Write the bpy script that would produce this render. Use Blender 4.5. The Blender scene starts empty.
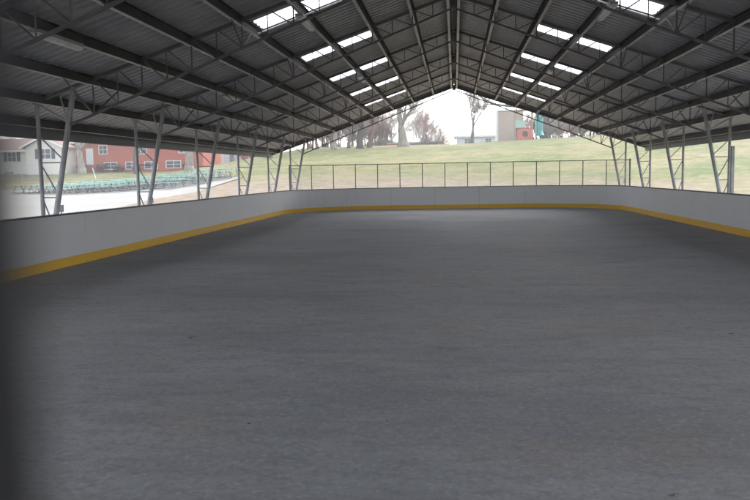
import bpy, math, random
from mathutils import Vector, Matrix, noise
random.seed(7)
SC = bpy.context.scene
COL = SC.collection
R = math.radians

# ------------------------------------------------------------------ camera
F, TH, PSI, RHO, CAMH = 800.0, .0946, .1005, .0174, 1.94
fw = Vector((-math.sin(PSI)*math.cos(TH), math.cos(PSI)*math.cos(TH), -math.sin(TH)))
rt = Vector((math.cos(PSI), math.sin(PSI), 0))
up = rt.cross(fw)
cr, sr = math.cos(RHO), math.sin(RHO)
ri = rt*cr - up*sr
ui = rt*sr + up*cr
cam_d = bpy.data.cameras.new('camera')
cam = bpy.data.objects.new('camera', cam_d); COL.objects.link(cam)
m = Matrix((( ri.x, ui.x, -fw.x, 0), (ri.y, ui.y, -fw.y, 0), (ri.z, ui.z, -fw.z, CAMH), (0, 0, 0, 1)))
cam.matrix_world = m
cam_d.sensor_fit = 'HORIZONTAL'; cam_d.sensor_width = 22.3; cam_d.lens = F*22.3/750
cam_d.clip_start = .01; cam_d.clip_end = 3000
cam_d.dof.use_dof = True; cam_d.dof.focus_distance = 16; cam_d.dof.aperture_fstop = 1.9
SC.camera = cam

# ------------------------------------------------------------------ world, sun, exposure
w = bpy.data.worlds.new('World'); SC.world = w; w.use_nodes = True
nt = w.node_tree; nt.nodes.clear()
sky = nt.nodes.new('ShaderNodeTexSky'); sky.sky_type = 'NISHITA'; sky.sun_disc = False
sky.sun_elevation = R(48); sky.sun_rotation = R(20)
sky.air_density = 1.0; sky.dust_density = 2.0; sky.ozone_density = 1.0
hs = nt.nodes.new('ShaderNodeHueSaturation'); hs.inputs['Saturation'].default_value = .35
bg = nt.nodes.new('ShaderNodeBackground'); bg.inputs['Strength'].default_value = .15
ow = nt.nodes.new('ShaderNodeOutputWorld')
nt.links.new(sky.outputs[0], hs.inputs['Color']); nt.links.new(hs.outputs[0], bg.inputs[0]); nt.links.new(bg.outputs[0], ow.inputs[0])
sd = bpy.data.lights.new('sun', 'SUN'); sd.energy = .6; sd.angle = R(30); sd.color = (1, .98, .95)
sun = bpy.data.objects.new('sun', sd); COL.objects.link(sun)
# sky sun_rotation is measured clockwise from +Y; the lamp points from that spot to the ground
az, el = R(20), R(48)
sdir = Vector((math.sin(az)*math.cos(el), math.cos(az)*math.cos(el), math.sin(el)))
sun.rotation_euler = sdir.to_track_quat('Z', 'Y').to_euler()
SC.view_settings.view_transform = 'Standard'; SC.view_settings.look = 'None'
SC.view_settings.gamma = 1; SC.view_settings.exposure = 2.2
SC.render.engine = 'CYCLES'
SC.cycles.max_bounces = 12; SC.cycles.diffuse_bounces = 8; SC.cycles.transmission_bounces = 6

# ------------------------------------------------------------------ materials
def mat(name, col, col2=None, scale=3, rough=.7, metal=0, stretch=None, detail=6, contrast=(.35, .65), bump=0, bscale=None, spec=.5, rvar=0):
    m = bpy.data.materials.new(name); m.use_nodes = True
    n = m.node_tree; b = n.nodes['Principled BSDF']
    b.inputs['Roughness'].default_value = rough; b.inputs['Metallic'].default_value = metal
    b.inputs['Specular IOR Level'].default_value = spec
    if col2 is None: col2 = tuple(c*.82 for c in col)
    tc = n.nodes.new('ShaderNodeTexCoord'); mp = n.nodes.new('ShaderNodeMapping')
    n.links.new(tc.outputs['Object'], mp.inputs[0])
    if stretch: mp.inputs['Scale'].default_value = stretch
    nz = n.nodes.new('ShaderNodeTexNoise'); nz.inputs['Scale'].default_value = scale; nz.inputs['Detail'].default_value = detail
    nz.inputs['Roughness'].default_value = .62
    n.links.new(mp.outputs[0], nz.inputs['Vector'])
    cr_ = n.nodes.new('ShaderNodeValToRGB')
    cr_.color_ramp.elements[0].position = contrast[0]; cr_.color_ramp.elements[1].position = contrast[1]
    cr_.color_ramp.elements[0].color = (*col2, 1); cr_.color_ramp.elements[1].color = (*col, 1)
    n.links.new(nz.outputs['Fac'], cr_.inputs[0]); n.links.new(cr_.outputs[0], b.inputs['Base Color'])
    if bump:
        bz = n.nodes.new('ShaderNodeTexNoise'); bz.inputs['Scale'].default_value = bscale or scale*8; bz.inputs['Detail'].default_value = 4
        n.links.new(mp.outputs[0], bz.inputs['Vector'])
        bp = n.nodes.new('ShaderNodeBump'); bp.inputs['Strength'].default_value = bump; bp.inputs['Distance'].default_value = .02
        n.links.new(bz.outputs['Fac'], bp.inputs['Height']); n.links.new(bp.outputs[0], b.inputs['Normal'])
    return m

def layered(name, base, layers, rough=.85, rough_rng=None, bump=0, bscale=40, spec=.5):
    """base colour, then layers of (colour, scale, stretch, lo, hi, amount)"""
    m = bpy.data.materials.new(name); m.use_nodes = True
    n = m.node_tree; b = n.nodes['Principled BSDF']; b.inputs['Roughness'].default_value = rough
    b.inputs['Specular IOR Level'].default_value = spec
    tc = n.nodes.new('ShaderNodeTexCoord')
    cur = n.nodes.new('ShaderNodeRGB'); cur.outputs[0].default_value = (*base, 1); cur = cur.outputs[0]
    for i, (c, s, st, lo, hi, a) in enumerate(layers):
        mp = n.nodes.new('ShaderNodeMapping'); mp.inputs['Scale'].default_value = st; mp.inputs['Location'].default_value = (i*7.3, i*3.1, 0)
        n.links.new(tc.outputs['Object'], mp.inputs[0])
        nz = n.nodes.new('ShaderNodeTexNoise'); nz.inputs['Scale'].default_value = s; nz.inputs['Detail'].default_value = 8; nz.inputs['Roughness'].default_value = .65
        nz.inputs['Distortion'].default_value = .4
        n.links.new(mp.outputs[0], nz.inputs['Vector'])
        mr = n.nodes.new('ShaderNodeMapRange'); mr.inputs[1].default_value = lo; mr.inputs[2].default_value = hi; mr.inputs[3].default_value = 0; mr.inputs[4].default_value = a
        n.links.new(nz.outputs['Fac'], mr.inputs[0])
        mx = n.nodes.new('ShaderNodeMix'); mx.data_type = 'RGBA'
        n.links.new(mr.outputs[0], mx.inputs[0]); n.links.new(cur, mx.inputs[6]); mx.inputs[7].default_value = (*c, 1)
        cur = mx.outputs[2]
        if i == 0 and rough_rng:
            rr = n.nodes.new('ShaderNodeMapRange'); rr.inputs[1].default_value = .3; rr.inputs[2].default_value = .7
            rr.inputs[3].default_value, rr.inputs[4].default_value = rough_rng
            n.links.new(nz.outputs['Fac'], rr.inputs[0]); n.links.new(rr.outputs[0], b.inputs['Roughness'])
    n.links.new(cur, b.inputs['Base Color'])
    if bump:
        bz = n.nodes.new('ShaderNodeTexNoise'); bz.inputs['Scale'].default_value = bscale; bz.inputs['Detail'].default_value = 6
        n.links.new(tc.outputs['Object'], bz.inputs['Vector'])
        bp = n.nodes.new('ShaderNodeBump'); bp.inputs['Strength'].default_value = bump; bp.inputs['Distance'].default_value = .01
        n.links.new(bz.outputs['Fac'], bp.inputs['Height']); n.links.new(bp.outputs[0], b.inputs['Normal'])
    return m

M = {}
M['floor'] = layered('worn_concrete', (.32, .32, .325), [
    ((.40, .398, .402), .33, (1, 1.5, 1), .42, .70, .85),
    ((.235, .236, .25), .2, (1, 2.0, 1), .46, .64, .8),
    ((.33, .29, .255), .45, (1, 1.5, 1), .50, .64, .6),
    ((.27, .28, .31), .42, (1, 1.4, 1), .54, .70, .5),
    ((.22, .22, .23), 1.3, (.6, 1.8, 1), .5, .66, .55),
    ((.41, .405, .41), 2.4, (.5, 1.5, 1), .52, .72, .45),
    ((.19, .19, .195), 5, (.8, 1.3, 1), .5, .66, .5),
    ((.16, .16, .165), 15, (1, 1.2, 1), .5, .66, .5),
    ((.46, .455, .45), 22, (1, 1, 1), .52, .66, .5),
    ((.14, .14, .14), 45, (1, 1, 1), .56, .68, .6),
    ((.12, .115, .11), .8, (1.4, .5, 1), .66, .74, .45)], rough=.6, spec=.4, rough_rng=(.58, .78), bump=.35, bscale=45)
M['steel'] = mat('painted_steel', (.17, .175, .185), (.11, .115, .12), 4, .5, .2)
M['truss'] = mat('truss_steel', (.17, .17, .175), (.11, .108, .108), 5, .55, .2)
M['column'] = mat('column_steel', (.42, .43, .45), (.29, .30, .315), 3, .45, .25, bump=.1)
M['purlin'] = mat('purlin_steel_shaded', (.05, .05, .052), (.03, .03, .031), 2.5, .6, 0, spec=.25)  # shade on the web faces is put into this dark colour
M['flange'] = mat('purlin_steel_lit', (.5, .5, .51), (.32, .32, .325), 2.5, .4, .3)  # same steel, paler: light from the floor and skylights painted on the lips
M['deck'] = mat('galvanised_deck', (.46, .465, .48), (.35, .355, .375), 1.2, .45, .25, stretch=(1, .5, 1))
M['fascia'] = mat('dark_fascia', (.10, .11, .12), (.07, .075, .08), 2, .5, .2)
M['board'] = layered('board_plastic', (.86, .865, .88), [((.79, .795, .815), .6, (1, 1, 1), .45, .75, .5), ((.5, .5, .52), 3, (1, 1, 3), .62, .8, .5), ((.3, .3, .32), 14, (1, 1, .4), .66, .8, .4)], rough=.38)
M['yellow'] = layered('yellow_plastic', (.95, .55, .012), [((.88, .47, .012), 1.5, (1, 1, 1), .45, .75, .7), ((.25, .19, .08), 7, (1, 1, 2), .6, .8, .5)], rough=.45)
M['cap'] = mat('board_cap_plastic', (.09, .10, .14), None, 3, .5)
M['black'] = mat('black_paint', (.012, .012, .013), None, 6, .5)
M['label'] = mat('sticker_white', (.75, .75, .72), (.5, .5, .5), 60, .5)
M['fixture'] = mat('fixture_lens', (.8, .81, .82), (.66, .67, .68), 5, .35)
M['fence'] = mat('galvanised_wire', (.22, .23, .25), (.15, .15, .16), 8, .45, .6)
M['fpost'] = mat('fence_post_steel', (.20, .21, .23), (.12, .125, .14), 4, .5, .5)
M['lfence'] = mat('pale_fence_steel', (.62, .63, .64), (.48, .49, .5), 4, .5, .2)
M['grass'] = layered('spring_grass', (.185, .178, .07), [
    ((.105, .145, .04), .10, (1, 1.7, 1), .42, .56, .85),
    ((.265, .22, .125), .085, (1, 1.8, 1), .46, .58, .85),
    ((.085, .12, .03), .33, (1, 1.6, 1), .50, .60, .7),
    ((.29, .245, .14), .7, (1, 1.6, 1), .50, .60, .75),
    ((.09, .10, .04), 2.4, (1, 1.4, 1), .5, .62, .65),
    ((.08, .09, .04), 9, (1, 1, 1), .5, .65, .6)], rough=.95, bump=.8, bscale=6, spec=.15)
def add_soil(m):
    # worn soil along the foot of the bank and in the yard: patches that stay where they are on the ground
    n = m.node_tree; b = n.nodes['Principled BSDF']; src = b.inputs['Base Color'].links[0].from_socket
    tc = n.nodes.new('ShaderNodeTexCoord'); sp = n.nodes.new('ShaderNodeSeparateXYZ'); n.links.new(tc.outputs['Object'], sp.inputs[0])
    g = n.nodes.new('ShaderNodeMapRange'); g.inputs[1].default_value = 60; g.inputs[2].default_value = 84; g.inputs[3].default_value = .52; g.inputs[4].default_value = -.15
    n.links.new(sp.outputs['Y'], g.inputs[0])
    xl = n.nodes.new('ShaderNodeMapRange'); xl.inputs[1].default_value = -32; xl.inputs[2].default_value = -20; xl.inputs[3].default_value = .28; xl.inputs[4].default_value = 0
    n.links.new(sp.outputs['X'], xl.inputs[0])
    mp = n.nodes.new('ShaderNodeMapping'); mp.inputs['Scale'].default_value = (1, 1.9, 1); n.links.new(tc.outputs['Object'], mp.inputs[0])
    z = n.nodes.new('ShaderNodeTexNoise'); z.inputs['Scale'].default_value = .3; z.inputs['Detail'].default_value = 9; z.inputs['Roughness'].default_value = .68; n.links.new(mp.outputs[0], z.inputs['Vector'])
    xr = n.nodes.new('ShaderNodeMapRange'); xr.inputs[1].default_value = -4; xr.inputs[2].default_value = 18; xr.inputs[3].default_value = 0; xr.inputs[4].default_value = -.26
    n.links.new(sp.outputs['X'], xr.inputs[0])
    a0 = n.nodes.new('ShaderNodeMath'); a0.operation = 'ADD'; n.links.new(g.outputs[0], a0.inputs[0]); n.links.new(xr.outputs[0], a0.inputs[1])
    a = n.nodes.new('ShaderNodeMath'); a.operation = 'ADD'; n.links.new(a0.outputs[0], a.inputs[0]); n.links.new(z.outputs['Fac'], a.inputs[1])
    a2 = n.nodes.new('ShaderNodeMath'); a2.operation = 'ADD'; n.links.new(a.outputs[0], a2.inputs[0]); n.links.new(xl.outputs[0], a2.inputs[1])
    k = n.nodes.new('ShaderNodeMapRange'); k.inputs[1].default_value = .62; k.inputs[2].default_value = .90; k.inputs[4].default_value = .85; n.links.new(a2.outputs[0], k.inputs[0])
    c = n.nodes.new('ShaderNodeValToRGB'); z2 = n.nodes.new('ShaderNodeTexNoise'); z2.inputs['Scale'].default_value = 1.3; z2.inputs['Detail'].default_value = 8; n.links.new(mp.outputs[0], z2.inputs['Vector'])
    c.color_ramp.elements[0].position = .35; c.color_ramp.elements[1].position = .68
    c.color_ramp.elements[0].color = (.165, .125, .095, 1); c.color_ramp.elements[1].color = (.31, .245, .195, 1); n.links.new(z2.outputs['Fac'], c.inputs[0])
    mx = n.nodes.new('ShaderNodeMix'); mx.data_type = 'RGBA'; n.links.new(k.outputs[0], mx.inputs[0]); n.links.new(src, mx.inputs[6]); n.links.new(c.outputs[0], mx.inputs[7])
    n.links.new(mx.outputs[2], b.inputs['Base Color'])
add_soil(M['grass'])
M['pave'] = layered('pale_pavement', (0.275, 0.260, 0.239), [((0.217, 0.206, 0.184), .25, (1, 1, 1), .4, .7, .7), ((0.310, 0.300, 0.282), 2, (1, 1, 1), .5, .75, .6), ((0.217, 0.209, 0.196), 12, (1, 1, 1), .6, .8, .5)], rough=.9, bump=.3, bscale=25)
M['bark'] = mat('grey_bark', (.23, .20, .165), (.13, .11, .09), 2.2, .95, stretch=(3, 3, .6), bump=.5, spec=.15)
M['bark_pale'] = mat('pale_bark', (.34, .32, .26), (.20, .18, .15), 1.6, .95, stretch=(3, 3, .6), bump=.5, spec=.15)
M['bark_dark'] = mat('dark_bark', (.12, .10, .085), (.07, .058, .05), 2.2, .95, stretch=(3, 3, .6), bump=.5, spec=.15)
M['bark_red'] = mat('reddish_bark', (.25, .165, .13), (.14, .095, .08), 2.2, .95, stretch=(3, 3, .6), bump=.5, spec=.15)
M['twig'] = mat('bare_twigs', (.36, .31, .265), (.26, .22, .19), 1.2, .95, spec=.1)
M['twig_red'] = mat('reddish_twigs', (.42, .30, .255), (.30, .21, .175), 1.2, .95, spec=.1)
M['leaf'] = mat('young_leaves', (.20, .24, .07), (.10, .14, .04), .8, .8, spec=.2)
M['shrub'] = mat('evergreen_leaves', (.045, .07, .03), (.02, .035, .018), 2, .85, spec=.2)
M['cream'] = mat('cream_siding', (.68, .65, .58), (.62, .59, .52), .8, .75, stretch=(1, 1, 8))
M['redside'] = mat('red_siding', (.47, .12, .07), (.39, .095, .055), .8, .75, stretch=(1, 1, 8))
M['whiteside'] = mat('white_siding', (.66, .69, .75), (.58, .61, .67), .8, .7, stretch=(1, 1, 8))
M['blueside'] = mat('blue_grey_siding', (.27, .36, .42), (.21, .29, .35), .8, .75, stretch=(1, 1, 8))
M['tanside'] = layered('tan_block', (.50, .41, .34), [((.43, .345, .285), 1.0, (1, 1, 3), .4, .65, .8), ((.56, .47, .40), 5, (1, 1, 3), .5, .7, .5)], rough=.9)
M['roofbrown'] = mat('brown_shingles', (.25, .16, .12), (.17, .11, .085), 3, .9, stretch=(1, 1, 4), bump=.3)
M['roofgrey'] = mat('grey_shingles', (.28, .29, .31), (.2, .21, .22), 3, .9, stretch=(1, 1, 4), bump=.3)
M['roofdark'] = mat('dark_shingles', (.09, .085, .085), (.06, .055, .055), 3, .9, bump=.3)
M['trim'] = mat('white_trim', (.74, .74, .72), (.66, .66, .64), 3, .6)
M['glass'] = mat('window_glass', (.07, .085, .10), (.035, .045, .05), .6, .12)
M['shutter'] = mat('dark_shutter', (.035, .04, .05), None, 3, .6)
M['green'] = mat('green_table_plastic', (.07, .27, .20), (.045, .19, .14), 1.5, .5)
M['greenlt'] = mat('faded_green_plastic', (.44, .62, .55), (.32, .51, .44), 1.5, .55)
M['tleg'] = mat('grey_table_steel', (.22, .24, .26), (.14, .15, .17), 4, .45, .4)
M['bleg'] = mat('black_table_steel', (.025, .027, .032), None, 4, .45)
M['brown_leaf'] = mat('dry_leaf', (.30, .15, .09), (.18, .09, .05), 30, .8)
M['dirt'] = mat('dark_debris', (.05, .045, .04), None, 30, .9)
M['playred'] = mat('red_play_plastic', (.55, .17, .14), (.47, .13, .11), 1, .45)
M['playteal'] = mat('teal_play_plastic', (.03, .33, .32), (.025, .26, .26), 1, .4)
M['playgreen'] = mat('pale_green_play_plastic', (.36, .52, .42), (.30, .45, .36), 1, .5)
M['playtan'] = mat('tan_play_steel', (.42, .32, .24), None, 2, .5)
M['carpaint'] = mat('white_car_paint', (.72, .73, .75), (.68, .69, .71), 1, .2)
M['rubber'] = mat('black_rubber', (.02, .02, .02), None, 10, .8)
M['orange'] = mat('orange_brick', (.45, .20, .13), (.36, .15, .10), 4, .85)

def skylight_mat():
    m = bpy.data.materials.new('translucent_panel'); m.use_nodes = True
    n = m.node_tree; n.nodes.clear()
    o = n.nodes.new('ShaderNodeOutputMaterial'); t = n.nodes.new('ShaderNodeBsdfTranslucent'); d = n.nodes.new('ShaderNodeBsdfTransparent')
    nz = n.nodes.new('ShaderNodeTexNoise'); nz.inputs['Scale'].default_value = 2; r_ = n.nodes.new('ShaderNodeValToRGB')
    r_.color_ramp.elements[0].color = (.78, .79, .83, 1); r_.color_ramp.elements[1].color = (.93, .93, .96, 1)
    n.links.new(nz.outputs['Fac'], r_.inputs[0]); n.links.new(r_.outputs[0], t.inputs[0])
    mx = n.nodes.new('ShaderNodeMixShader'); mx.inputs[0].default_value = .35
    n.links.new(t.outputs[0], mx.inputs[1]); n.links.new(d.outputs[0], mx.inputs[2]); n.links.new(mx.outputs[0], o.inputs[0])
    return m
M['skylight'] = skylight_mat()

# ------------------------------------------------------------------ helpers
class MB:
    def __init__(s): s.v = []; s.f = []
    def box(s, x0, x1, y0, y1, z0, z1):
        n = len(s.v)
        s.v += [(x0,y0,z0),(x1,y0,z0),(x1,y1,z0),(x0,y1,z0),(x0,y0,z1),(x1,y0,z1),(x1,y1,z1),(x0,y1,z1)]
        s.f += [(n,n+3,n+2,n+1),(n+4,n+5,n+6,n+7),(n,n+1,n+5,n+4),(n+1,n+2,n+6,n+5),(n+2,n+3,n+7,n+6),(n+3,n,n+4,n+7)]
        return s
    def tube(s, p, q, r, n=8, r2=None, caps=True):
        p, q = Vector(p), Vector(q); r2 = r if r2 is None else r2
        d = (q-p)
        if d.length < 1e-6: return s
        d.normalize(); a = d.orthogonal().normalized(); b = d.cross(a); k = len(s.v)
        for c, rr in ((p, r), (q, r2)):
            for i in range(n):
                t = 2*math.pi*i/n; s.v.append(tuple(c + (a*math.cos(t)+b*math.sin(t))*rr))
        for i in range(n): j = (i+1) % n; s.f.append((k+i, k+j, k+n+j, k+n+i))
        if caps: s.f += [tuple(k+n-1-i for i in range(n)), tuple(k+n+i for i in range(n))]
        return s
    def bar(s, p, q, wdt, hgt, side=(0, 1, 0)):
        """rectangular bar; side = direction of width"""
        p, q = Vector(p), Vector(q); d = (q-p).normalized(); sd_ = Vector(side); sd_ = (sd_ - d*sd_.dot(d)).normalized(); u = d.cross(sd_)
        k = len(s.v)
        for c in (p, q):
            for a, b in ((-1,-1),(1,-1),(1,1),(-1,1)): s.v.append(tuple(c + sd_*a*wdt/2 + u*b*hgt/2))
        s.f += [(k,k+1,k+2,k+3),(k+7,k+6,k+5,k+4)] + [(k+i, k+4+i, k+4+(i+1)%4, k+(i+1)%4) for i in range(4)]
        return s
    def path(s, pts, rads, n=6, caps=True):
        k0 = len(s.v); prev = None
        for i, p in enumerate(pts):
            p = Vector(p); d = (Vector(pts[min(i+1, len(pts)-1)]) - Vector(pts[max(i-1, 0)])).normalized()
            a = d.orthogonal().normalized() if prev is None else (prev - d*prev.dot(d)).normalized()
            prev = a; b = d.cross(a)
            for j in range(n):
                t = 2*math.pi*j/n; s.v.append(tuple(p + (a*math.cos(t)+b*math.sin(t))*rads[i]))
        for i in range(len(pts)-1):
            for j in range(n):
                jj = (j+1) % n; a_ = k0+i*n
                s.f.append((a_+j, a_+jj, a_+n+jj, a_+n+j))
        if caps:
            e = k0+(len(pts)-1)*n
            s.f += [tuple(k0+n-1-i for i in range(n)), tuple(e+i for i in range(n))]
        return s
    def quad(s, *p): k = len(s.v); s.v += [tuple(x) for x in p]; s.f.append(tuple(range(k, k+len(p)))); return s
    def build(s, name, material, parent=None, smooth=False, loc=None):
        me = bpy.data.meshes.new(name); me.from_pydata(s.v, [], s.f); me.materials.append(M[material] if isinstance(material, str) else material)
        if smooth: me.polygons.foreach_set('use_smooth', [True]*len(me.polygons))
        me.update()
        o = bpy.data.objects.new(name, me); COL.objects.link(o)
        if parent: o.parent = parent
        if loc: o.location = loc
        return o

def tag(o, label=None, cat=None, group=None, kind=None):
    if label: o['label'] = label
    if cat: o['category'] = cat
    if group: o['group'] = group
    if kind: o['kind'] = kind
    return o
def thing(name, label, cat, loc=(0, 0, 0), rz=0, group=None):
    o = bpy.data.objects.new(name, None); COL.objects.link(o); o.location = loc; o.rotation_euler = (0, 0, rz)
    o.empty_display_size = .3
    return tag(o, label, cat, group)
KIDS = {}
def copy_tree(o, parent=None):
    c = o.copy(); COL.objects.link(c); c.parent = parent
    for ch in [x for x in COL.objects if x.parent == o]: copy_tree(ch, c)
    return c

# ------------------------------------------------------------------ terrain
def ip(t, xs, ys):
    if t <= xs[0]: return ys[0]
    for i in range(len(xs)-1):
        if t <= xs[i+1]:
            a = (t-xs[i])/(xs[i+1]-xs[i]); return ys[i]*(1-a)+ys[i+1]*a
    return ys[-1]
def tz(X, Y):
    L = ip(Y, [0, 45, 62, 75, 95, 110, 160, 400], [0, 0, .35, .9, 2.7, 3.4, 3.8, 4.5])
    C = ip(Y, [0, 47, 60, 75, 95, 110, 125, 200, 400], [0, 0, .8, 2.3, 4.75, 5.85, 6.05, 5.2, 5.0])
    w_ = min(1, max(0, (X+36)/18)); w_ = w_*w_*(3-2*w_)
    return (L*(1-w_)+C*w_)*(1+.0075*min(40, max(0, X)))
def ground_z(X, Y):
    f = min(1, max(0, (max(abs(X)-13, Y-50, -Y-6))/6))
    return tz(X, Y) - .05 + f*.10*noise.noise((X*.09, Y*.09, 3)) + f*.03*noise.noise((X*.5, Y*.5, 1))
def grid(name, xs, ys, zf, material, **kw):
    b = MB(); nx = len(xs)
    for y in ys:
        for x in xs: b.v.append((x, y, zf(x, y)))
    for j in range(len(ys)-1):
        for i in range(nx-1): a = j*nx+i; b.f.append((a, a+1, a+1+nx, a+nx))
    return b.build(name, material, smooth=True, **kw)
xs = [-400, -300, -200] + [-140+4*i for i in range(12)] + [-92+1.6*i for i in range(90)] + [54+4*i for i in range(20)] + [160, 220, 300, 400]
ys = [-200, -100, -60, -30, -12] + [-6+2*i for i in range(28)] + [50+1.2*i for i in range(65)] + [130+5*i for i in range(14)] + [210, 260, 340, 500]
grd = grid('ground', xs, ys, ground_z, 'grass'); tag(grd, kind='structure')

# the pale yard on the left
def ribbon(name, near, far, nu, nv, dz, material, jag=0):
    """a sheet on the ground between two outlines"""
    def along(pl, t):
        t *= len(pl)-1; i = min(int(t), len(pl)-2); a = t-i
        return Vector(pl[i]).lerp(Vector(pl[i+1]), a)
    b = MB()
    for j in range(nv+1):
        for i in range(nu+1):
            t = i/nu; s = j/nv; p = along(near, t).lerp(along(far, t), s)
            if jag and j in (0, nv):
                p.y += jag*(noise.noise((p.x*.35, j*3.3, 0))+.6*noise.noise((p.x*1.3, j*3.3, 5)))
            b.v.append((p.x, p.y, ground_z(p.x, p.y)+(dz if 0 < j < nv else -.03)))
    for j in range(nv):
        for i in range(nu): a = j*(nu+1)+i; b.f.append((a, a+1, a+2+nu, a+1+nu))
    return tag(b.build(name, material, smooth=True), kind='structure')
ribbon('pavement', [(-12.2, -6), (-13.2, 22), (-18.5, 36), (-21.5, 47), (-21.3, 55), (-19.6, 62)],
       [(-62, -6), (-62, 22), (-60, 50), (-53, 78), (-40, 76), (-19.0, 71)], 100, 60, .06, 'pave', jag=.5)

# ------------------------------------------------------------------ rink slab
slab = MB().box(-11.2, 11.2, -6, 46.9, -.2, 0).build('concrete_floor', 'floor'); tag(slab, kind='structure')

# ------------------------------------------------------------------ shelter
SLP = .34; EX = 11.55
def zp(X): return 7.2 - SLP*abs(X)          # underside of the purlins
def zd(X): return 7.42 - SLP*abs(X)         # deck
def zt(X): return 7.33 - SLP*abs(X)         # truss top chord
TY = [19+6.1*k for k in range(-3, 6)]; Y0, Y1 = -1.2, 50.5
sh = thing('rink_shelter', 'open gabled steel roof shelter with lattice trusses over the whole rink', 'shelter', (0, 0, 0))
def mirror_tubes(b, segs, y, s):
    for (x0_, z0_), (x1_, z1_), r_ in segs: b.tube((s*x0_, y, z0_), (s*x1_, y, z1_), r_, 6)
for Y in TY:
    tr = MB()
    for s in (-1, 1):
        tr.bar((s*.02, Y, zt(0)), (s*10.3, Y, zt(10.3)), .10, .075)
    tr.box(-.10, .10, Y-.02, Y+.02, 6.93, 7.25)
    tr = tr.build('roof_truss', 'truss', sh)
    zb = lambda X: 6.95 - (6.95-3.3)/9.3*X
    for s in (-1, 1):
        MB().bar((s*.1, Y, zb(.1)), (s*9.40, Y, zb(9.40)), .075, .055).build('bottom_chord', 'truss', tr)
        wb = MB()
        for n in range(1, 16):
            X = .625*n
            if X < 9.2: wb.tube((s*X, Y, zb(X)), (s*X, Y, zt(X)), .015 if n % 2 else .020, 5)
            if X < 8.9: wb.tube((s*X, Y, zb(X)), (s*(X+.6), Y, zt(X+.6)), .017, 5)
        wb.build('web_bars', 'truss', tr)
        # column: upright pipe outside, leaning pipe inside, flat bracing between
        MB().tube((s*10.2, Y, 0), (s*10.2, Y, zt(10.2)-.02), .052, 12).build('upright_post', 'column', tr, smooth=False)
        inn = lambda z: 10.08 - (10.08-9.4)*z/3.4
        c = MB(); c.tube((s*inn(0), Y, 0), (s*inn(zt(9.2)), Y, zt(9.2)-.02), .07, 12); c.build('leaning_post', 'column', tr)
        br = MB()
        br.tube((s*10.2, Y, 3.80), (s*9.42, Y, 3.34), .028, 6)
        for za, zc in ((3.02, 2.42), (2.35, 1.55), (1.5, .75)): br.tube((s*10.2, Y, za), (s*inn(zc), Y, zc), .019, 6)
        for z in (2.36, 1.5, .6): br.tube((s*10.2, Y, z), (s*inn(z), Y, z), .016, 6)
        br.tube((s*9.42, Y, 3.32), (s*9.62, Y, zt(9.62)), .02, 6)
        br.build('column_bracing', 'column', tr)
        MB().box(s*10.13-.22, s*10.13+.22, Y-.12, Y+.12, .002, .022).build('base_plate', 'column', tr)
        for X, dy in ((8.75, 1.5), (5.0, .9)):
            for t in (-1, 1):
                if Y0 < Y+t*dy < Y1: MB().tube((s*X, Y, zb(X)), (s*X, Y+t*dy, zp(X)), .021, 5).build('fly_brace', 'truss', tr)
# purlins
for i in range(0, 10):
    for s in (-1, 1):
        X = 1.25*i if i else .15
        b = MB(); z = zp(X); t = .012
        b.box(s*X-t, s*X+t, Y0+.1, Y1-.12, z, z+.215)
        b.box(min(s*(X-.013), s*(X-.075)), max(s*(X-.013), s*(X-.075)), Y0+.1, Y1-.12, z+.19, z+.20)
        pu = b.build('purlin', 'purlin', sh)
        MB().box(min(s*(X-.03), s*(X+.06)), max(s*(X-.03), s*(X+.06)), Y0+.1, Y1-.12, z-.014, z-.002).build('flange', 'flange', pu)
# corrugated deck
PITCH = .33
def prof(y):
    u = ((y-Y0)/PITCH) % 1.0
    return ip(u, [0, .5, .6, .9, 1.0], [0, 0, .06, .06, 0])
def deckpts(y0, y1):
    ys_ = {round(y0, 4), round(y1, 4)}; i = int((y0-Y0)/PITCH)-1
    while Y0+i*PITCH < y1:
        for u in (0, .5, .6, .9):
            y = Y0+(i+u)*PITCH
            if y0 < y < y1: ys_.add(round(y, 4))
        i += 1
    return [(y, prof(y)) for y in sorted(ys_)]
def deck(b, s, xa, xb, y0, y1, dz=0):
    pr = deckpts(y0, y1); k = len(b.v)
    for X in (xa, xb):
        for y, h_ in pr: b.v.append((s*X, y, zd(X)+h_+dz))
    n = len(pr)
    for i in range(n-1): b.f.append((k+i, k+i+1, k+n+i+1, k+n+i))
SX0, SX1 = 2.66, 4.93
sk = [(y+.9, y+1.9) for y in TY[:-1]]
for s in (-1, 1):
    b = MB(); deck(b, s, 0, SX0, Y0, Y1); deck(b, s, SX1, EX, Y0, Y1)
    prev = Y0
    for a, c in sk+[(Y1, None)]:
        deck(b, s, SX0, SX1, prev, a); prev = c
    b.build('roof_deck', 'deck', sh)
    for a, c in sk:
        for xa, xb in ((SX0-.03, 3.735), (3.765, SX1+.03)):
            q = MB(); deck(q, s, xa, xb, a-.0, c+.0, .004); q.build('skylight_panel', 'skylight', sh)
    # eave fascia, gutter, gable trim
    f = MB(); f.box(min(s*(EX), s*(EX+.03)), max(s*EX, s*(EX+.03)), Y0, Y1, zd(EX)-.42, zd(EX)+.06)
    f.build('eave_fascia', 'fascia', sh)
    for yy in (Y0, Y1):
        g = MB(); g.bar((0, yy, zd(0)-.09), (s*(EX+.03), yy, zd(EX+.03)-.09), .07, .30); g.build('gable_trim', 'fascia', sh)
MB().box(-.1, .1, Y0, Y1, zd(0)+.03, zd(0)+.06).build('ridge_cap', 'deck', sh)
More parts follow.
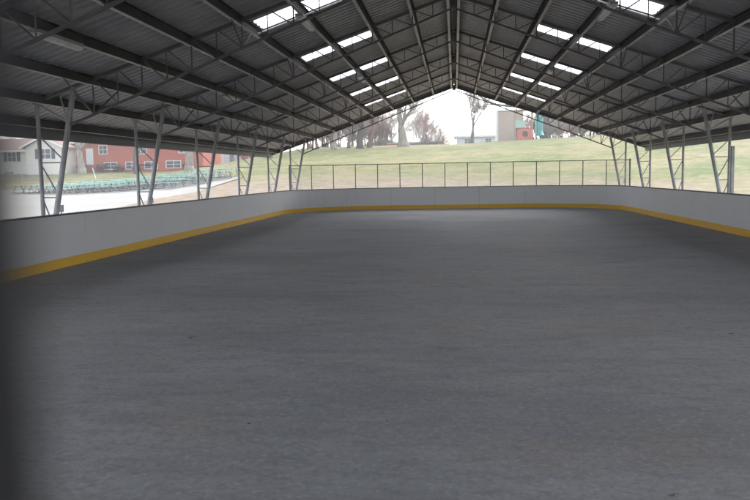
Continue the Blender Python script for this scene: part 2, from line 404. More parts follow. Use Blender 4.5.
# pale conduit runs up under the roof beside one truss
for s in (-1, 1):
    b = MB(); b.tube((s*4.9, 20.15, zp(4.9)-.03), (s*.5, 20.15, zp(.5)-.03), .02, 6)
    b.build('conduit', 'fixture', sh)
b = MB(); b.box(10.26, 10.37, 31.15, 31.28, .0, 2.75); b.build('downpipe', 'column', sh)

# light fixtures
def fixture(x, y, L, label):
    t = thing('strip_light', label, 'light', (x, y, zp(x)-.005), 0, 'fluorescent strip lights under the roof')
    b = MB(); b.box(-.10, .10, -L/2, L/2, -.055, 0); b.build('housing', 'column', t)
    b = MB(); n = 6
    prof = [(-.085, -.056), (-.075, -.115), (-.03, -.135), (.03, -.135), (.075, -.115), (.085, -.056)]
    for yy in (-L/2+.02, L/2-.02):
        for px, pz in prof: b.v.append((px, yy, pz))
    for i in range(5): b.f.append((i, i+1, n+i+1, n+i))
    b.f += [tuple(range(n)), tuple(range(2*n-1, n-1, -1))]
    b.build('lens_cover', 'fixture', t)
fixture(-7.5, 14.9, 1.75, 'long grey strip light nearest the camera, under a purlin at upper left')
fixture(-3.78, 20.75, 1.8, 'strip light just beyond the first big skylight on the left slope')
fixture(3.78, 20.75, 1.8, 'strip light just beyond the first big skylight on the right slope')
fixture(-7.5, 26.9, 1.7, 'small pale strip light low on the left slope above the second leaning post')
fixture(-3.78, 33.2, 1.5, 'distant strip light beside the third skylight of the left slope')
fixture(3.78, 32.8, 1.5, 'distant strip light beside the third skylight of the right slope')

# ------------------------------------------------------------------ dasher boards
XL, XR, YN, YF, RC = -8.6, 8.15, .8, 44.0, 5.0
def perim():
    pts = []
    def arc(cx, cy, a0):
        n = 14
        for i in range(n+1): a = R(a0 + 90*i/n); pts.append((cx+RC*math.cos(a), cy+RC*math.sin(a)))
    arc(XR-RC, YF-RC, 0); arc(XL+RC, YF-RC, 90); arc(XL+RC, YN+RC, 180); arc(XR-RC, YN+RC, 270)
    pts.append(pts[0]); return [Vector((*p, 0)) for p in pts]
PP = perim(); CUM = [0]
for i in range(len(PP)-1): CUM.append(CUM[-1]+(PP[i+1]-PP[i]).length)
TOT = CUM[-1]
def pat(t):
    t %= TOT
    for i in range(len(PP)-1):
        if CUM[i+1] >= t:
            a = (t-CUM[i])/(CUM[i+1]-CUM[i]); d = (PP[i+1]-PP[i]).normalized(); return PP[i].lerp(PP[i+1], a), Vector((d.y, -d.x, 0))
def strip(b, t0, t1, off0, off1, z0, z1):
    ts = [t0]+[c for c in CUM if t0+.02 < c < t1-.02]+[t1]
    k = len(b.v)
    for t in ts:
        p, n = pat(t if t < TOT else t-1e-6)
        for o, z in ((off0, z0), (off1, z0), (off1, z1), (off0, z1)): q = p+n*o; b.v.append((q.x, q.y, z))
    for i in range(len(ts)-1):
        a = k+4*i
        for j in range(4): b.f.append((a+j, a+(j+1) % 4, a+4+(j+1) % 4, a+4+j))
    b.f += [(k+3, k+2, k+1, k), tuple(k+4*(len(ts)-1)+j for j in range(4))]
bd = thing('dasher_boards', 'white hockey rink boards with yellow kick strip and rounded corners', 'rink boards', (0, 0, 0))
NP = 46; PL = TOT/NP
for i in range(NP):
    a, c = i*PL+.004, (i+1)*PL-.004
    q = MB(); strip(q, a, c, 0, .02, .215, 1.15); q.build('board_panel', 'board', bd)
    q = MB(); strip(q, a, c, -.008, .02, .003, .213); q.build('kick_strip', 'yellow', bd)
q = MB(); strip(q, 0, TOT-.001, -.012, .10, 1.152, 1.19); q.build('top_cap', 'cap', bd)
q = MB()
strip(q, 0, TOT-.001, .022, .09, .1, .15); strip(q, 0, TOT-.001, .022, .09, .6, .65); strip(q, 0, TOT-.001, .022, .09, 1.08, 1.149)
for i in range(NP*2):
    t = i*PL/2; p, n = pat(t); a = p+n*.025; c = p+n*.088
    d = Vector((-n.y, n.x, 0))*.025
    k = len(q.v)
    for z in (0.002, 1.148):
        for e in (a-d, a+d, c+d, c-d): q.v.append((e.x, e.y, z))
    q.f += [(k, k+1, k+5, k+4), (k+1, k+2, k+6, k+5), (k+2, k+3, k+7, k+6), (k+3, k, k+4, k+7)]
q.build('support_frame', 'tleg', bd)
for sx, yy in ((XL+.0095, 27.0), (XR-.0095, 18.7)):
    e = .0015
    b = MB().box(sx-e, sx+e, yy-.55, yy+.55, .10, .135); b.build('sticker', 'label', bd)

# ------------------------------------------------------------------ chain link fence behind the far boards
def chain_fence(name, label, P, Q, h_, step, posts_mat, wire_mat, cell=.09, wr=.0022, zfun=None, z0=0):
    P, Q = Vector((*P, 0)), Vector((*Q, 0)); L = (Q-P).length; d = (Q-P)/L
    t = thing(name, label, 'fence', (P.x, P.y, 0)); n = max(1, round(L/step)); st = L/n
    zf = (lambda s: zfun((P+d*s).x, (P+d*s).y)) if zfun else (lambda s: 0.0)
    for i in range(n+1):
        s = i*st; r_ = .045 if i in (0, n) else .026; o = d*s; z = zf(s)
        MB().tube((o.x, o.y, z-.05), (o.x, o.y, z+h_+(.06 if i in (0, n) else -.01)), r_, 8).build('post', posts_mat, t)
    b = MB(); c = MB()
    for i in range(n):
        a_, b_ = d*(i*st), d*((i+1)*st)
        b.tube((a_.x, a_.y, zf(i*st)+h_), (b_.x, b_.y, zf((i+1)*st)+h_), .022, 6)
    b.build('top_rail', posts_mat, t)
    hh = h_-z0-.06; k = 0
    s = -hh
    off = Vector((-d.y, d.x, 0))*-.03
    while s < L:
        for sg in (0, 1):
            a0, a1 = max(0, s), min(L, s+hh)
            if a1 <= a0: continue
            za, zb_ = (a0-s), (a1-s)
            if sg: za, zb_ = hh-za, hh-zb_
            p = d*a0+off; q_ = d*a1+off
            c.tube((p.x, p.y, zf(a0)+z0+.03+za), (q_.x, q_.y, zf(a1)+z0+.03+zb_), wr, 3, caps=False)
        s += cell
    c.build('wire_mesh', wire_mat, t)
    return t
chain_fence('chain_link_fence', 'tall grey chain link fence standing straight behind the far end boards', (-9.55, 46), (9.72, 46), 2.5, 1.285, 'fpost', 'fence', cell=.10, wr=.003)

# near gate post, right beside the lens
gp = thing('gate_post', 'dark out of focus gate post at the left edge, right beside the camera', 'post', (-.0975, .1134, 0))
MB().tube((0, 0, -.05), (0, 0, 2.45), .030, 20).build('pipe', 'black', gp, smooth=True)
b = MB(); b.tube((0, 0, 2.45), (0, 0, 2.47), .036, 16).tube((0, 0, 2.47), (0, 0, 2.5), .03, 16, r2=.008); b.build('cap', 'black', gp)

# floor litter
def leaf(x, y, s, rz, label, name='dry_leaf', material='brown_leaf'):
    b = MB(); n = 9; pts = []
    for i in range(n):
        a = 2*math.pi*i/n; r_ = s*(1+.35*math.sin(3*a+rz)); pts.append((r_*math.cos(a), .55*r_*math.sin(a), .006+.25*s*abs(math.cos(a))**2))
    k = 0; b.v = [(0, 0, .004)]+pts; b.f = [(0, 1+i, 1+(i+1) % n) for i in range(n)]
    b.tube((s, 0, .012), (s*1.8, .1*s, .006), s*.05, 4)
    o = b.build(name, material); o.location = (x, y, .001); o.rotation_euler = (0, 0, rz)
    return tag(o, label, 'leaf' if name == 'dry_leaf' else 'debris')
leaf(1.27, 4.75, .028, .4, 'brown dry leaf lying on the floor at lower right')
leaf(-3.2, 9.3, .04, .2, 'dark flat scrap on the floor left of centre, below the boards', 'debris', 'dirt')
leaf(-1.62, 6.0, .022, .1, 'tiny dark chip on the floor at lower left of centre', 'debris', 'dirt')
leaf(-.55, 6.1, .015, 1.1, 'tiny round dark speck on the floor near the middle', 'debris', 'dirt')
leaf(3.2, 9.6, .03, .3, 'thin dark scrap on the floor right of centre', 'debris', 'dirt')

# small grey boxes at the foot of two left columns (outside the boards)
for x, y, lb in ((-9.93, 19.4, 'small grey outlet box on a stake beside the nearest left column'), (-9.93, 25.5, 'small grey outlet box on a stake beside the second left column')):
    t = thing('outlet_box', lb, 'electrical box', (x, y, 0), 0, 'outlet boxes beside the left columns')
    MB().box(-.05, .05, -.035, .035, 1.12, 1.30).build('box', 'column', t)
    MB().tube((0, 0, 0), (0, 0, 1.119), .018, 8).build('stake', 'column', t)

# ------------------------------------------------------------------ picnic tables
def make_table(legm, topm, label, group):
    t = thing('picnic_table', label, 'picnic table', (0, 0, 0), 0, group)
    b = MB()
    for i in range(4): b.box(-.92, .92, -.36+i*.185, -.36+i*.185+.165, .70, .745)
    b.build('tabletop', topm, t)
    for s in (-1, 1):
        b = MB()
        for i in range(2):
            y = s*.72+(i-.5)*.15; b.box(-.92, .92, y-.065, y+.065, .42, .455)
        b.build('bench', topm, t)
    for s in (-1, 1):
        b = MB(); x = s*.62
        for q in (-1, 1):
            b.path([(x, q*.30, .698), (x, q*.36, .40), (x, q*.62, .08), (x, q*.70, .03), (x, q*.30, .03), (x, 0, .03)], [.026]*6, 6)
            b.tube((x, q*.33, .40), (x, q*.80, .40), .026, 6)
        b.build('leg_frame', legm, t)
    return t
pb = make_table('bleg', 'greenlt', 'green picnic table with black looped legs in the front row on the pale yard', 'picnic tables of the front row with black legs')
pg = make_table('tleg', 'greenlt', 'green picnic table with grey legs packed in the rows behind the front row', 'picnic tables packed behind the front row')
used = set()
A, Bq = Vector((-39.5, 70.4)), Vector((-20.5, 63.5)); dr = (Bq-A).normalized(); nr = Vector((-dr.y, dr.x)); ang = math.atan2(dr.y, dr.x)
rowlen = (Bq-A).length
for r_ in range(5):
    n = int(rowlen/1.93)
    for i in range(n):
        front = r_ == 0
        p = A + dr*(i*1.93+(.5 if r_ % 2 else 0)+random.uniform(-.08, .08)) + nr*(r_*1.95+random.uniform(-.1, .1))
        if front and i > 8: kind = pg
        else: kind = pb if front else pg
        o = kind if kind not in used else copy_tree(kind); used.add(kind)
        o.location = (p.x, p.y, ground_z(p.x, p.y)+.08); o.rotation_euler = (0, 0, ang+random.uniform(-.05, .05)+(0 if not front else math.pi*0))

# ------------------------------------------------------------------ houses
def window(par, x, z, w_, h_, fy=-.02, shutters=False, glass='glass', name='window'):
    """window on the facade (local -Y side)"""
    f = MB(); t = .09
    f.box(x-w_/2-t, x+w_/2+t, fy-.05, fy, z-h_/2-t, z-h_/2); f.box(x-w_/2-t, x+w_/2+t, fy-.05, fy, z+h_/2, z+h_/2+t)
    f.box(x-w_/2-t, x-w_/2, fy-.05, fy, z-h_/2, z+h_/2); f.box(x+w_/2, x+w_/2+t, fy-.05, fy, z-h_/2, z+h_/2)
    f.box(x-.03, x+.03, fy-.045, fy, z-h_/2, z+h_/2); f.box(x-w_/2, x-.03, fy-.04, fy, z-.025, z+.025); f.box(x+.03, x+w_/2, fy-.04, fy, z-.025, z+.025)
    fr = f.build(name, 'trim', par)
    MB().box(x-w_/2, x+w_/2, fy-.015, fy-.002, z-h_/2, z+h_/2).build('pane', glass, fr)
    if shutters:
        for s in (-1, 1):
            c = x+s*(w_/2+t+.24); MB().box(c-.22, c+.22, fy-.04, fy, z-h_/2-.03, z+h_/2+.03).build('shutter', 'shutter', fr)
def gable_house(name, label, loc, rz, W, D, H, rise, wall, roof, wins=(), doors=(), along='x', over=.5, chimney=None):
    t = thing(name, label, 'house', loc, rz)
    MB().box(-W/2, W/2, 0, D, -1.2, H).build('wall', wall, t)
    b = MB(); e = over
    if along == 'x':
        g = [(-W/2-e, -e, H-.12), (W/2+e, -e, H-.12), (W/2+e, D/2, H+rise), (-W/2-e, D/2, H+rise), (W/2+e, D+e, H-.12), (-W/2-e, D+e, H-.12)]
    else:
        g = [(-W/2-e, D+e, H-.12), (-W/2-e, -e, H-.12), (0, -e, H+rise), (0, D+e, H+rise), (W/2+e, -e, H-.12), (W/2+e, D+e, H-.12)]
    b.v = [(x, y, z+.16) for x, y, z in g]+[(x, y, z) for x, y, z in g]
    b.f = [(0, 1, 2, 3), (3, 2, 4, 5), (9, 8, 7, 6), (11, 10, 8, 9), (0, 6, 7, 1), (5, 4, 10, 11), (1, 7, 8, 2), (2, 8, 10, 4), (0, 3, 9, 6), (3, 5, 11, 9)]
    rf = b.build('roof', roof, t)
    if along == 'x':
        for s in (-1, 1): x = s*(W/2-.01); MB().quad((x, 0, H), (x, D, H), (x, D/2, H+rise-.05)).build('gable', wall, t)
    else:
        for y in (.01, D-.01): MB().quad((-W/2, y, H), (W/2, y, H), (0, y, H+rise-.05)).build('gable', wall, t)
        b2 = MB()
        for s in (-1, 1): b2.bar((s*(W/2+e), -e-.02, H-.1), (0, -e-.02, H+rise+.03), .05, .22)
        b2.build('rake_board', 'trim', t)
    if along == 'x': MB().box(-W/2-e, W/2+e, -e-.05, -e-.003, H-.18, H+.05).build('gutter', 'trim', t)
    for wd in wins: window(t, *wd[:4], shutters=(len(wd) > 4 and wd[4]))
    for x, w_, h_, z0_ in doors:
        d_ = MB().box(x-w_/2, x+w_/2, -.06, -.003, z0_, z0_+h_).build('door', 'trim', t)
        MB().tube((x+w_*.38, -.12, z0_+1), (x+w_*.38, -.061, z0_+1), .03, 6).build('handle', 'shutter', d_)
    if chimney:
        cx, cy, hz = chimney; MB().box(cx-.4, cx+.4, cy-.4, cy+.4, H, hz).build('chimney', 'orange', rf)
    return t
# cream house, far left
gable_house('cream_house', 'long cream sided house with brown roof and dark shutters at far left', (-57.2, 95, 2.1), .03, 16, 8, 3.5, 1.5, 'cream', 'roofbrown',
            wins=((-6.0, 2.6, 1.3, 1.1, True), (-2.6, 2.6, 1.3, 1.1, True), (2.5, 2.75, 1.0, 1.1, True), (5.6, 2.7, 1.6, .9, False), (-5, .6, 1.2, .6), (2, .6, 1.2, .6)))
gable_house('cream_house', 'cream gable fronted house wing between the long cream house and red house', (-50.0, 94, 2.2), .03, 4.6, 8, 3.7, 1.25, 'cream', 'roofbrown',
            wins=((.2, 2.9, 1.4, 1.15, True),), along='y')
# red house
gable_house('red_house', 'long red sided split level house with white trimmed windows', (-40.3, 98, 3.0), 0, 18, 8, 3.6, 1.6, 'redside', 'roofdark',
            wins=((-8.0, 2.6, .95, 1.1), (-3.9, 2.6, 1.0, 1.0), (1.0, 2.55, 1.5, 1.1), (-3.0, .55, 1.6, .75), (-.2, .55, 1.5, .8), (2.3, .55, 1.6, .8), (5.2, .6, 1.8, .8), (6.6, 2.6, 1.2, 1.1)),
            doors=((-5.7, .95, 2.05, .75),), chimney=(3, 4, 6.2))
# white garage and red shed further right
gable_house('white_garage', 'pale white building just right of the grey trunk beyond the tables', (-33.8, 116, 3.6), .02, 6.2, 7, 2.9, 1.2, 'whiteside', 'roofgrey', doors=((-1.2, 2.4, 2.1, .1),))
gable_house('red_shed', 'small dark red shed low beside the white building', (-29.0, 113, 3.9), 0, 2.8, 3, 1.55, .5, 'redside', 'roofdark', wins=((0, .9, .6, .5),))
# houses behind the crest
gable_house('blue_house', 'low blue grey house with pale roof behind the crest, left of the big trunk', (-11.9, 136, 4.9), 0, 6.6, 8, 1.85, 1.1, 'blueside', 'whiteside', wins=((-1.6, 1.25, .7, .5), (1.2, 1.25, .7, .5)), along='y')
gable_house('blue_house', 'low blue house with pale roof behind the crest, right of the big trunk', (-6.0, 134, 5.5), 0, 6.4, 8, 1.65, .6, 'blueside', 'whiteside', wins=((-1, 1.1, .7, .4),))
gable_house('pale_house', 'pale grey low building behind the crest right of the slim forked tree', (4.2, 150, 5.4), 0, 7.6, 8, 3.2, .7, 'whiteside', 'roofgrey', wins=((-1.8, 2.3, 1.0, .8), (2.0, 2.3, 1.0, .8)), doors=((0, .9, 2, .6),))
# brick shed near the base of the big trunk
t = thing('brick_wall', 'low orange brick wall at the foot of the big forked tree', 'wall', (-8.3, 111.5, 5.4))
MB().box(-1.0, 1.1, 0, .4, -.4, .72).build('wall', 'orange', t); MB().box(-1.05, 1.15, -.05, .45, .722, .80).build('coping', 'trim', t)
# tan block building
t = thing('tan_building', 'tall blank tan block building with white corner, on the hill beside the playground', 'building', (8.0, 118, 5.7))
MB().box(-1.7, 1.9, 0, 5, -.5, 4.9).build('wall', 'tanside', t)
MB().box(-1.86, -1.70, -.04, 5, -.5, 4.95).build('corner_trim', 'trim', t)
MB().box(-1.8, 2.1, -.15, 5.2, 4.952, 5.2).build('roof_edge', 'trim', t)
MB().box(-1.4, -.3, -.03, -.001, .1, 2.2).build('door', 'tanside', t)

# ------------------------------------------------------------------ playground
def disc_hole_panel(w_, h_, r_, th, n=24):
    b = MB()
    out = []
    for i in range(n):
        a = 2*math.pi*i/n; c, s = math.cos(a), math.sin(a); k = min((w_/2)/max(1e-6, abs(c)), (h_/2)/max(1e-6, abs(s)))
        out.append((c*k, s*k))
    for y in (0, th):
        for i in range(n): a = 2*math.pi*i/n; b.v.append((r_*math.cos(a), y, r_*math.sin(a)))
        for x, z in out: b.v.append((x, y, z))
    for i in range(n):
        j = (i+1) % n
        b.f += [(i, j, n+j, n+i), (2*n+j, 2*n+i, 3*n+i, 3*n+j), (j, i, 2*n+i, 2*n+j), (n+i, n+j, 3*n+j, 3*n+i)]
    return b
t = thing('playground_tower', 'playground tower with red base panel, pale green wall and tan posts', 'playground structure', (9.45, 111.5, 6.15))
for x in (-1.15, 1.15):
    for y in (0, 1.6): MB().tube((x, y, -.4), (x, y, 4.3), .06, 8).build('post', 'playtan', t)
p_ = disc_hole_panel(2.1, 1.55, .42, .06).build('red_panel', 'playred', t); p_.location = (.15, -.1, .85)
MB().box(-1.1, 1.1, .0, 1.6, 1.68, 1.76).build('platform', 'playtan', t)
MB().box(-1.2, .15, -.06, -.01, 1.8, 2.75).build('green_wall', 'playgreen', t)
b = MB()
for i in range(6): b.box(.25+i*.16, .29+i*.16, -.05, -.01, 1.78, 2.6)
b.build('railing', 'playred', t)
MB().box(-.95, 1.2, 1.5, 1.56, .0, 1.67).build('back_panel', 'playtan', t)
b = MB(); b.v = [(-1.35, -.2, 4.1), (1.35, -.2, 4.1), (1.35, 1.8, 4.1), (-1.35, 1.8, 4.1), (0, .8, 4.75)]; b.f = [(0, 1, 4), (1, 2, 4), (2, 3, 4), (3, 0, 4), (3, 2, 1, 0)]
b.build('roof', 'playtan', t)
t = thing('tube_slide', 'teal enclosed slide tower standing right of the red playground panel', 'slide', (11.45, 111.6, 6.25))
MB().tube((0, 0, .5), (0, 0, 3.2), .42, 16).tube((0, 0, 3.2), (0, 0, 3.7), .5, 16, r2=.14).build('tube', 'playteal', t)
MB().path([(.2, -.1, .9), (.3, -.5, .6), (.25, -1.1, .3), (.25, -1.5, .2)], [.36, .36, .36, .36], 12, caps=False).build('chute', 'playteal', t)
b = MB()
for i in range(4): a = R(45+90*i); b.tube((.62*math.cos(a), .62*math.sin(a), -.4), (.62*math.cos(a), .62*math.sin(a), 3.0), .05, 8)
b.build('frame', 'playgreen', t)

# ------------------------------------------------------------------ white car and pale fence in front of the cream house
t = thing('parked_car', 'white parked car behind the pale fence in front of the cream house', 'car', (-55.2, 88.0, ground_z(-55.2, 88)+.02), 0)
prof = [(-2.2, .35), (-2.25, .75), (-2.1, .92), (-1.55, .98), (-.95, 1.42), (.55, 1.45), (1.15, 1.02), (2.0, .88), (2.25, .62), (2.22, .35)]
b = MB()
for y, k in ((-.86, 1), (.86, 1)):
    for x, z in prof: b.v.append((x, y, z))
n = len(prof)
for i in range(n): j = (i+1) % n; b.f.append((i, j, n+j, n+i))
b.f += [tuple(range(n-1, -1, -1)), tuple(range(n, 2*n))]
b.build('body', 'carpaint', t)
for y in (-.868, .862):
    for xa, xb, ta, tb in ((-1.35, -.28, -.88, -.28), (-.18, .98, -.18, .5)):
        b = MB(); b.v = [(xa, y, 1.0), (xb, y, 1.0), (tb, y, 1.38), (ta, y, 1.38)]; b.v += [(x, yy+.006, z) for x, yy, z in b.v]
        b.f = [(0, 1, 2, 3), (7, 6, 5, 4), (0, 4, 5, 1), (1, 5, 6, 2), (2, 6, 7, 3), (3, 7, 4, 0)]; b.build('side_window', 'glass', t)
for x in (-1.4, 1.4):
    for y in (-.8, .8):
        wh = MB().tube((x, y-.11, .33), (x, y+.11, .33), .33, 16).build('wheel', 'rubber', t); MB().tube((x, y-.12, .33), (x, y+.12, .33), .18, 12).build('rim', 'column', wh)
chain_fence('yard_fence', 'pale chain link fence behind the picnic tables in front of the cream house', (-62, 85.5), (-46.5, 87.5), 1.7, 2.6, 'lfence', 'lfence', cell=.14, wr=.007, zfun=ground_z)

# ------------------------------------------------------------------ trees
def rnd_perp(d):
    a = Vector((random.gauss(0, 1), random.gauss(0, 1), random.gauss(0, 1))); return (a-d*a.dot(d)).normalized()
MINR = [.016]
def grow(tb, cb, p, d, L, r_, depth, maxd, spread, upw, kids=(3, 4)):
    n = 5 if depth < 2 else 4; pts = [p]; rads = [r_]; cur = p; dd = d; dirs = [d]
    for i in range(n):
        dd = (dd + rnd_perp(dd)*(.17 if depth else .07) + Vector((0, 0, upw*.10))).normalized()
        cur = cur + dd*L/n; pts.append(cur); rads.append(max(MINR[0], r_*(1-.40*(i+1)/n))); dirs.append(dd)
    tgt = tb if depth <= 1 else cb
    tgt.path(pts, rads, 10 if depth == 0 else (6 if depth == 1 else (4 if depth == 2 else 3)), caps=depth < 2)
    if depth == maxd: return
    k = random.randint(*kids)
    for j in range(k + (2 if depth else 0)):
        if j == 0: q = pts[-1]; sp = spread*.3; nl = L*random.uniform(.72, .88) if depth else L*1.15; nr_ = rads[-1]*.95; bd_ = dd
        else:
            f = random.uniform(.3, 1.0) if depth else random.uniform(.86, 1.0)
            ii = min(n-1, int(f*n)); q = pts[ii].lerp(pts[ii+1], f*n-ii); bd_ = dirs[ii+1]; sp = spread*random.uniform(.75, 1.3)
            nl = (L*random.uniform(.48, .72)) if depth else L*random.uniform(.9, 1.3); nr_ = (rads[ii]*(.45 if depth else .6))*random.uniform(.85, 1.1)
        nd = (bd_*math.cos(sp) + rnd_perp(bd_)*math.sin(sp) + Vector((0, 0, upw*.3))).normalized()
        grow(tb, cb, q, nd, nl, max(MINR[0], nr_), depth+1, maxd, spread, upw, kids)
def bare_tree(name, label, loc, H, r_, maxd=5, spread=.6, upw=.5, bark='bark', twig='twig', lean=(0, 0), trunkf=.3, kids=(3, 4), seed=1, group=None, flare=True, cat='tree'):
    random.seed(seed)
    t = thing(name, label, cat, (loc[0], loc[1], loc[2] if len(loc) > 2 else ground_z(loc[0], loc[1])), 0, group)
    tb, cb = MB(), MB()
    if flare: tb.path([(0, 0, -.4), (0, 0, .15), (0, 0, .7)], [r_*1.35, r_*1.12, r_*1.0], 10)
    d = Vector((lean[0], lean[1], 1)).normalized()
    grow(tb, cb, Vector((0, 0, .1)), d, H*trunkf, r_, 0, maxd, spread, upw, kids)
    tb.build('trunk', bark, t, smooth=True); cb.build('crown', twig, t)
    return t
MINR[0] = .011
T = 'bare_tree'
bare_tree(T, 'huge pale barked bare tree forking just above the crest, left of centre', (-6.7, 106), 20, .70, 5, .5, .5, 'bark_pale', 'twig', trunkf=.13, seed=12)
bare_tree(T, 'thick dark trunked bare tree at the crest left of the blue house', (-12.1, 103), 17, .46, 5, .55, .45, 'bark_dark', 'twig_red', trunkf=.22, seed=4)
bare_tree(T, 'reddish leaning bare tree close right of the dark trunk at the crest', (-11.1, 105), 16, .34, 5, .6, .4, 'bark_red', 'twig_red', lean=(.25, 0), trunkf=.18, seed=21)
bare_tree(T, 'pale straight trunked bare tree at the crest above the left end of the fence', (-15.2, 101), 15, .34, 5, .55, .5, 'bark_pale', 'twig_red', trunkf=.26, seed=31)
bare_tree(T, 'slim grey bare tree between the pale straight trunk and the dark trunk', (-13.8, 105), 13, .24, 5, .55, .4, 'bark', 'twig_red', trunkf=.18, seed=32)
bare_tree(T, 'reddish thin bare tree under the left end of the last truss', (-17.7, 103), 13, .22, 5, .6, .4, 'bark_red', 'twig_red', trunkf=.16, seed=33)
bare_tree(T, 'thin reddish bare tree farthest left along the crest', (-19.4, 106), 12, .20, 5, .6, .4, 'bark_red', 'twig_red', trunkf=.16, seed=34)
bare_tree(T, 'upright bare tree with a low fork just right of the gable peak', (2.5, 116), 14, .27, 5, .34, .7, 'bark', 'twig', trunkf=.16, seed=8)
bt = bare_tree(T, 'large dark bare tree behind the tan building, its limb reaching left under the roof edge', (13.2, 121), 15, .5, 5, .7, .25, 'bark_dark', 'twig', trunkf=.34, seed=9)
b = MB(); b.path([(0, 0, 3.6), (-1.8, -.3, 4.7), (-4.5, -.4, 5.0), (-7.0, -.3, 5.3), (-9.0, 0, 6.3), (-10.4, .2, 7.6)], [.3, .25, .21, .17, .13, .08], 8)
b.path([(-4.5, -.4, 5.0), (-6.4, -.3, 6.2), (-8.4, 0, 7.1)], [.14, .10, .06], 6); b.path([(-7, -.3, 5.3), (-8.2, -.2, 5.4), (-9.6, 0, 5.0)], [.10, .07, .04], 5)
b.build('limb', 'bark_dark', bt, smooth=True)
# belt of far bare trees
protos = []
far = [(-19, 124, 13), (-13.4, 121, 12), (-10.4, 127, 12), (-6.2, 141, 12), (-4.4, 128, 10), (-16.6, 117, 9), (-14.6, 116, 10), (-20.5, 119, 10), (-18.5, 112, 9), (-9.5, 124, 10), (-5.2, 132, 10), (-3.9, 140, 9), (-2.9, 148, 8.5), (-1.4, 165, 7), (.8, 172, 7),
       (-21, 128, 12), (-16, 125, 12), (-12.5, 128, 12), (-8.6, 165, 13), (-7.3, 158, 12), (-24, 150, 13), (-14.5, 155, 12), (-9.4, 150, 13), (-5.6, 146, 11),
       (4.4, 168, 7), (12.6, 119, 7), (15.2, 119, 7), (17.8, 120, 7.5), (20.3, 119, 7), (22.6, 121, 8), (25.2, 120, 8), (28, 121, 8), (14, 124, 10), (16.5, 127, 11), (19.5, 126, 11), (21.5, 131, 12), (23.5, 125, 11), (26, 130, 12), (28, 127, 11), (31, 130, 12), (34, 130, 12),
       (-31, 140, 13), (-38, 150, 12), (-46, 140, 13), (-55, 124, 12), (-62, 128, 13), (-70, 132, 13), (-66, 120, 12), (38, 134, 12), (44, 130, 13)]
for i in range(4):
    protos.append(bare_tree(T, 'bare tree', (0, 0, 0), 15, .15, 5, .58, .35, 'bark' if i % 2 else 'bark_red', 'twig' if i % 2 else 'twig_red', trunkf=.13, kids=(2, 3), seed=50+i, flare=False))
seen = set()
for i, (x, y, hh) in enumerate(far):
    p = protos[i % 4]; o = p if p not in seen else copy_tree(p); seen.add(p)
    o.location = (x, y, ground_z(x, y)-.3); k = hh/12; o.scale = (k, k, k*1.05); o.rotation_euler = (0, 0, i*1.7)
    side = 'far behind the houses at left' if x < -22 else ('in the far belt left of centre behind the crest' if x < -3 else ('faint in the distance under the gable peak' if x < 8 else 'in the brown belt behind the playground at right'))
    o['label'] = 'bare tree '+side; o['group'] = 'bare trees '+side
# left yard trees
bare_tree('yard_tree', 'thick grey forked tree in front of the red house at left', (-45.2, 94), 11, .5, 5, .6, .4, 'bark_pale', 'twig', trunkf=.26, seed=61, lean=(.04, 0))
bare_tree('yard_tree', 'thick straight grey trunk in front of the right end of the red house', (-30.4, 90), 12, .52, 5, .5, .4, 'bark_pale', 'twig', trunkf=.42, seed=62)
bare_tree('yard_tree', 'thin dark tree close against the red house, beside a window', (-38.0, 93), 9, .22, 4, .55, .4, 'bark_dark', 'twig', trunkf=.4, seed=63)
bare_tree('yard_tree', 'grey trunk between the white building and red shed', (-31.2, 111), 10, .36, 5, .55, .4, 'bark', 'twig', trunkf=.4, seed=64)
# leafy low branches over the red house
def leafy(name, label, loc, rad, n, size, material, group=None, cat='shrub', flat=.7, stemr=.05):
    t = thing(name, label, cat, (loc[0], loc[1], ground_z(loc[0], loc[1]) if len(loc) < 3 else loc[2]), 0, group)
    b = MB(); st = MB()
    cs = [Vector((random.gauss(0, .4)*rad, random.gauss(0, .4)*rad*.6, rad*flat*random.uniform(.5, 1.3))) for _ in range(9)]
    for c in cs: st.path([(0, 0, -.2), tuple(c*.5+Vector((0, 0, .05))), tuple(c)], [stemr, stemr*.6, stemr*.25], 5)
    for _ in range(n):
        c = random.choice(cs); v = Vector((random.gauss(0, 1), random.gauss(0, 1), random.gauss(0, 1))).normalized()*rad*.42*random.uniform(.4, 1)
        p = c+v; p.z = max(.03, p.z); a = rnd_perp(Vector((0, 0, 1))); a.z = random.uniform(-.5, .5); a.normalize(); q = rnd_perp(a); s = size*random.uniform(.6, 1.3)
        b.quad(p-a*s, p+q*s*.5, p+a*s, p-q*s*.5)
    b.build('foliage', material, t); st.build('stem', 'bark_dark', t)
    return t
random.seed(5)
for x, y, rad, lb in ((-44.0, 97.0, .9, 'dark evergreen shrub right of the white door of the red house'), (-41.9, 97.0, .8, 'dark evergreen shrub between two low windows of the red house'), (-39.6, 97.1, .8, 'dark evergreen shrub under the tall window of the red house'), (-46.6, 97, .9, 'dull shrub at the left corner of the red house'), (-33.2, 97, .9, 'dark shrub at the right end of the red house')):
    leafy('shrub', lb, (x, y), rad, 500, .09, 'shrub')
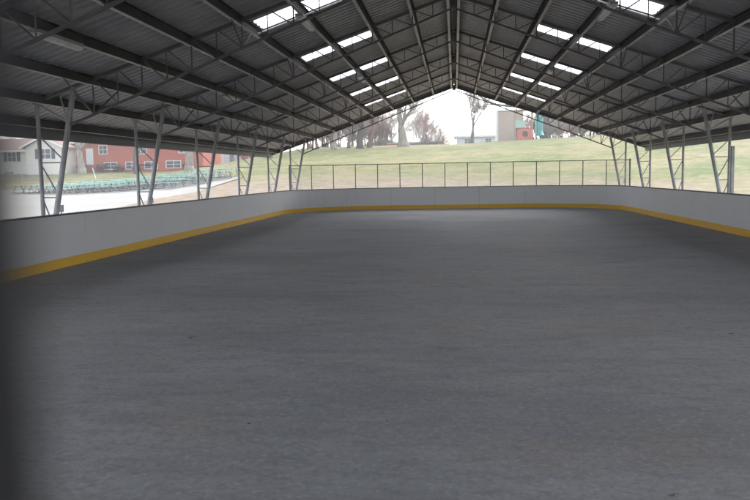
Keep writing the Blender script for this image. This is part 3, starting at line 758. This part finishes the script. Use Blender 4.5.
def make_bare_shrub(seed, bark, twig, H=3.2):
    random.seed(seed); MINR[0] = .017
    t = thing('bare_shrub', 'bare shrub', 'shrub', (0, 0, 0)); tb, cb = MB(), MB()
    for k in range(20):
        a = random.uniform(0, 2*math.pi); q = random.uniform(.15, 1.0); o = Vector((math.cos(a)*.35*q, math.sin(a)*.35*q, -.15))
        d = Vector((math.cos(a)*q*.85, math.sin(a)*q*.85, 1)).normalized(); L = H*random.uniform(.30, .46)
        tb.path([o, o+d*.5], [.035, .03], 5)
        grow(cb, cb, o+d*.2, d, L, .03, 2, 4, .55, .25, (3, 4))
    tb.build('stems', bark, t); cb.build('crown', twig, t)
    return t
sp = [make_bare_shrub(80, 'bark_red', 'twig'), make_bare_shrub(81, 'bark_red', 'twig_red')]
seen = set()
row = [(13.9, 113, 1.0), (15.9, 114, .9), (18.0, 113.5, 1.05), (20.1, 114.5, .95), (22.3, 114, 1.05), (24.4, 115, 1.1), (12.6, 115, .9), (26.6, 115.5, 1.1)]
lab = ['bare shrub close to the right side of the slide tower', 'bare shrub second right of the slide tower', 'bare shrub third right of the slide tower', 'bare shrub in the middle of the hedge line on the hill',
       'bare shrub fifth along the hedge line right of the slide', 'bare shrub under the right end of the last truss', 'low bare shrub tucked behind the slide tower', 'bare shrub farthest right along the crest']
def put_shrub(i, x, y, k, kz, label, group=None):
    p = sp[i % 2]; o = p if p not in seen else copy_tree(p); seen.add(p)
    o.location = (x, y, ground_z(x, y)-.05); o.scale = (k, k, kz); o.rotation_euler = (0, 0, i*2.1); o['label'] = label
    if group: o['group'] = group
for i, (x, y, k) in enumerate(row): put_shrub(i, x, y, k, k*.95, lab[i])
random.seed(17)
for i in range(17):
    x = 11.5+i*1.35; put_shrub(i, x, 118+random.uniform(-1, 3), 1.25, random.uniform(1.3, 1.75), 'taller bare thicket shrub behind the hedge line at right', 'thicket shrubs behind the hedge at right')
for i in range(9):
    x = -20.5+i*1.35; put_shrub(i, x, 116+random.uniform(-2, 3), 1.0, random.uniform(1.4, 2.2), 'tall thin bare thicket shrub between the trunks left of the blue house', 'thicket shrubs between the trunks at left')
for i in range(2):
    x = -4.6+i*2.1; put_shrub(i, x, 134+random.uniform(-2, 3), .9, random.uniform(.8, 1.1), 'faint bare shrub behind the crest right of the huge trunk', 'faint shrubs behind the crest')
# leaning white stake by the red house
t = thing('stake', 'short white stake leaning in the grass in front of the red house', 'stake', (-40.7, 88, ground_z(-40.7, 88)))
MB().bar((.0, 0, -.1), (-.35, 0, 1.15), .09, .05).build('board', 'trim', t); MB().tube((-.352, 0, 1.15), (-.37, 0, 1.2), .04, 6).build('tip', 'trim', t)

# ------------------------------------------------------------------ thin scattering volume, added to stand in for veiling glare in the lens
b = MB().box(-420, 420, -220, 520, -2.2, 34)
hm = bpy.data.materials.new('lens_veil_air'); hm.use_nodes = True; hn = hm.node_tree; hn.nodes.clear()
ho = hn.nodes.new('ShaderNodeOutputMaterial'); hv = hn.nodes.new('ShaderNodeVolumePrincipled')
hv.inputs['Color'].default_value = (.93, .94, .97, 1); hv.inputs['Density'].default_value = .0017; hv.inputs['Anisotropy'].default_value = .2
hn.links.new(hv.outputs[0], ho.inputs['Volume'])
tag(b.build('lens_veil', hm), kind='stuff')
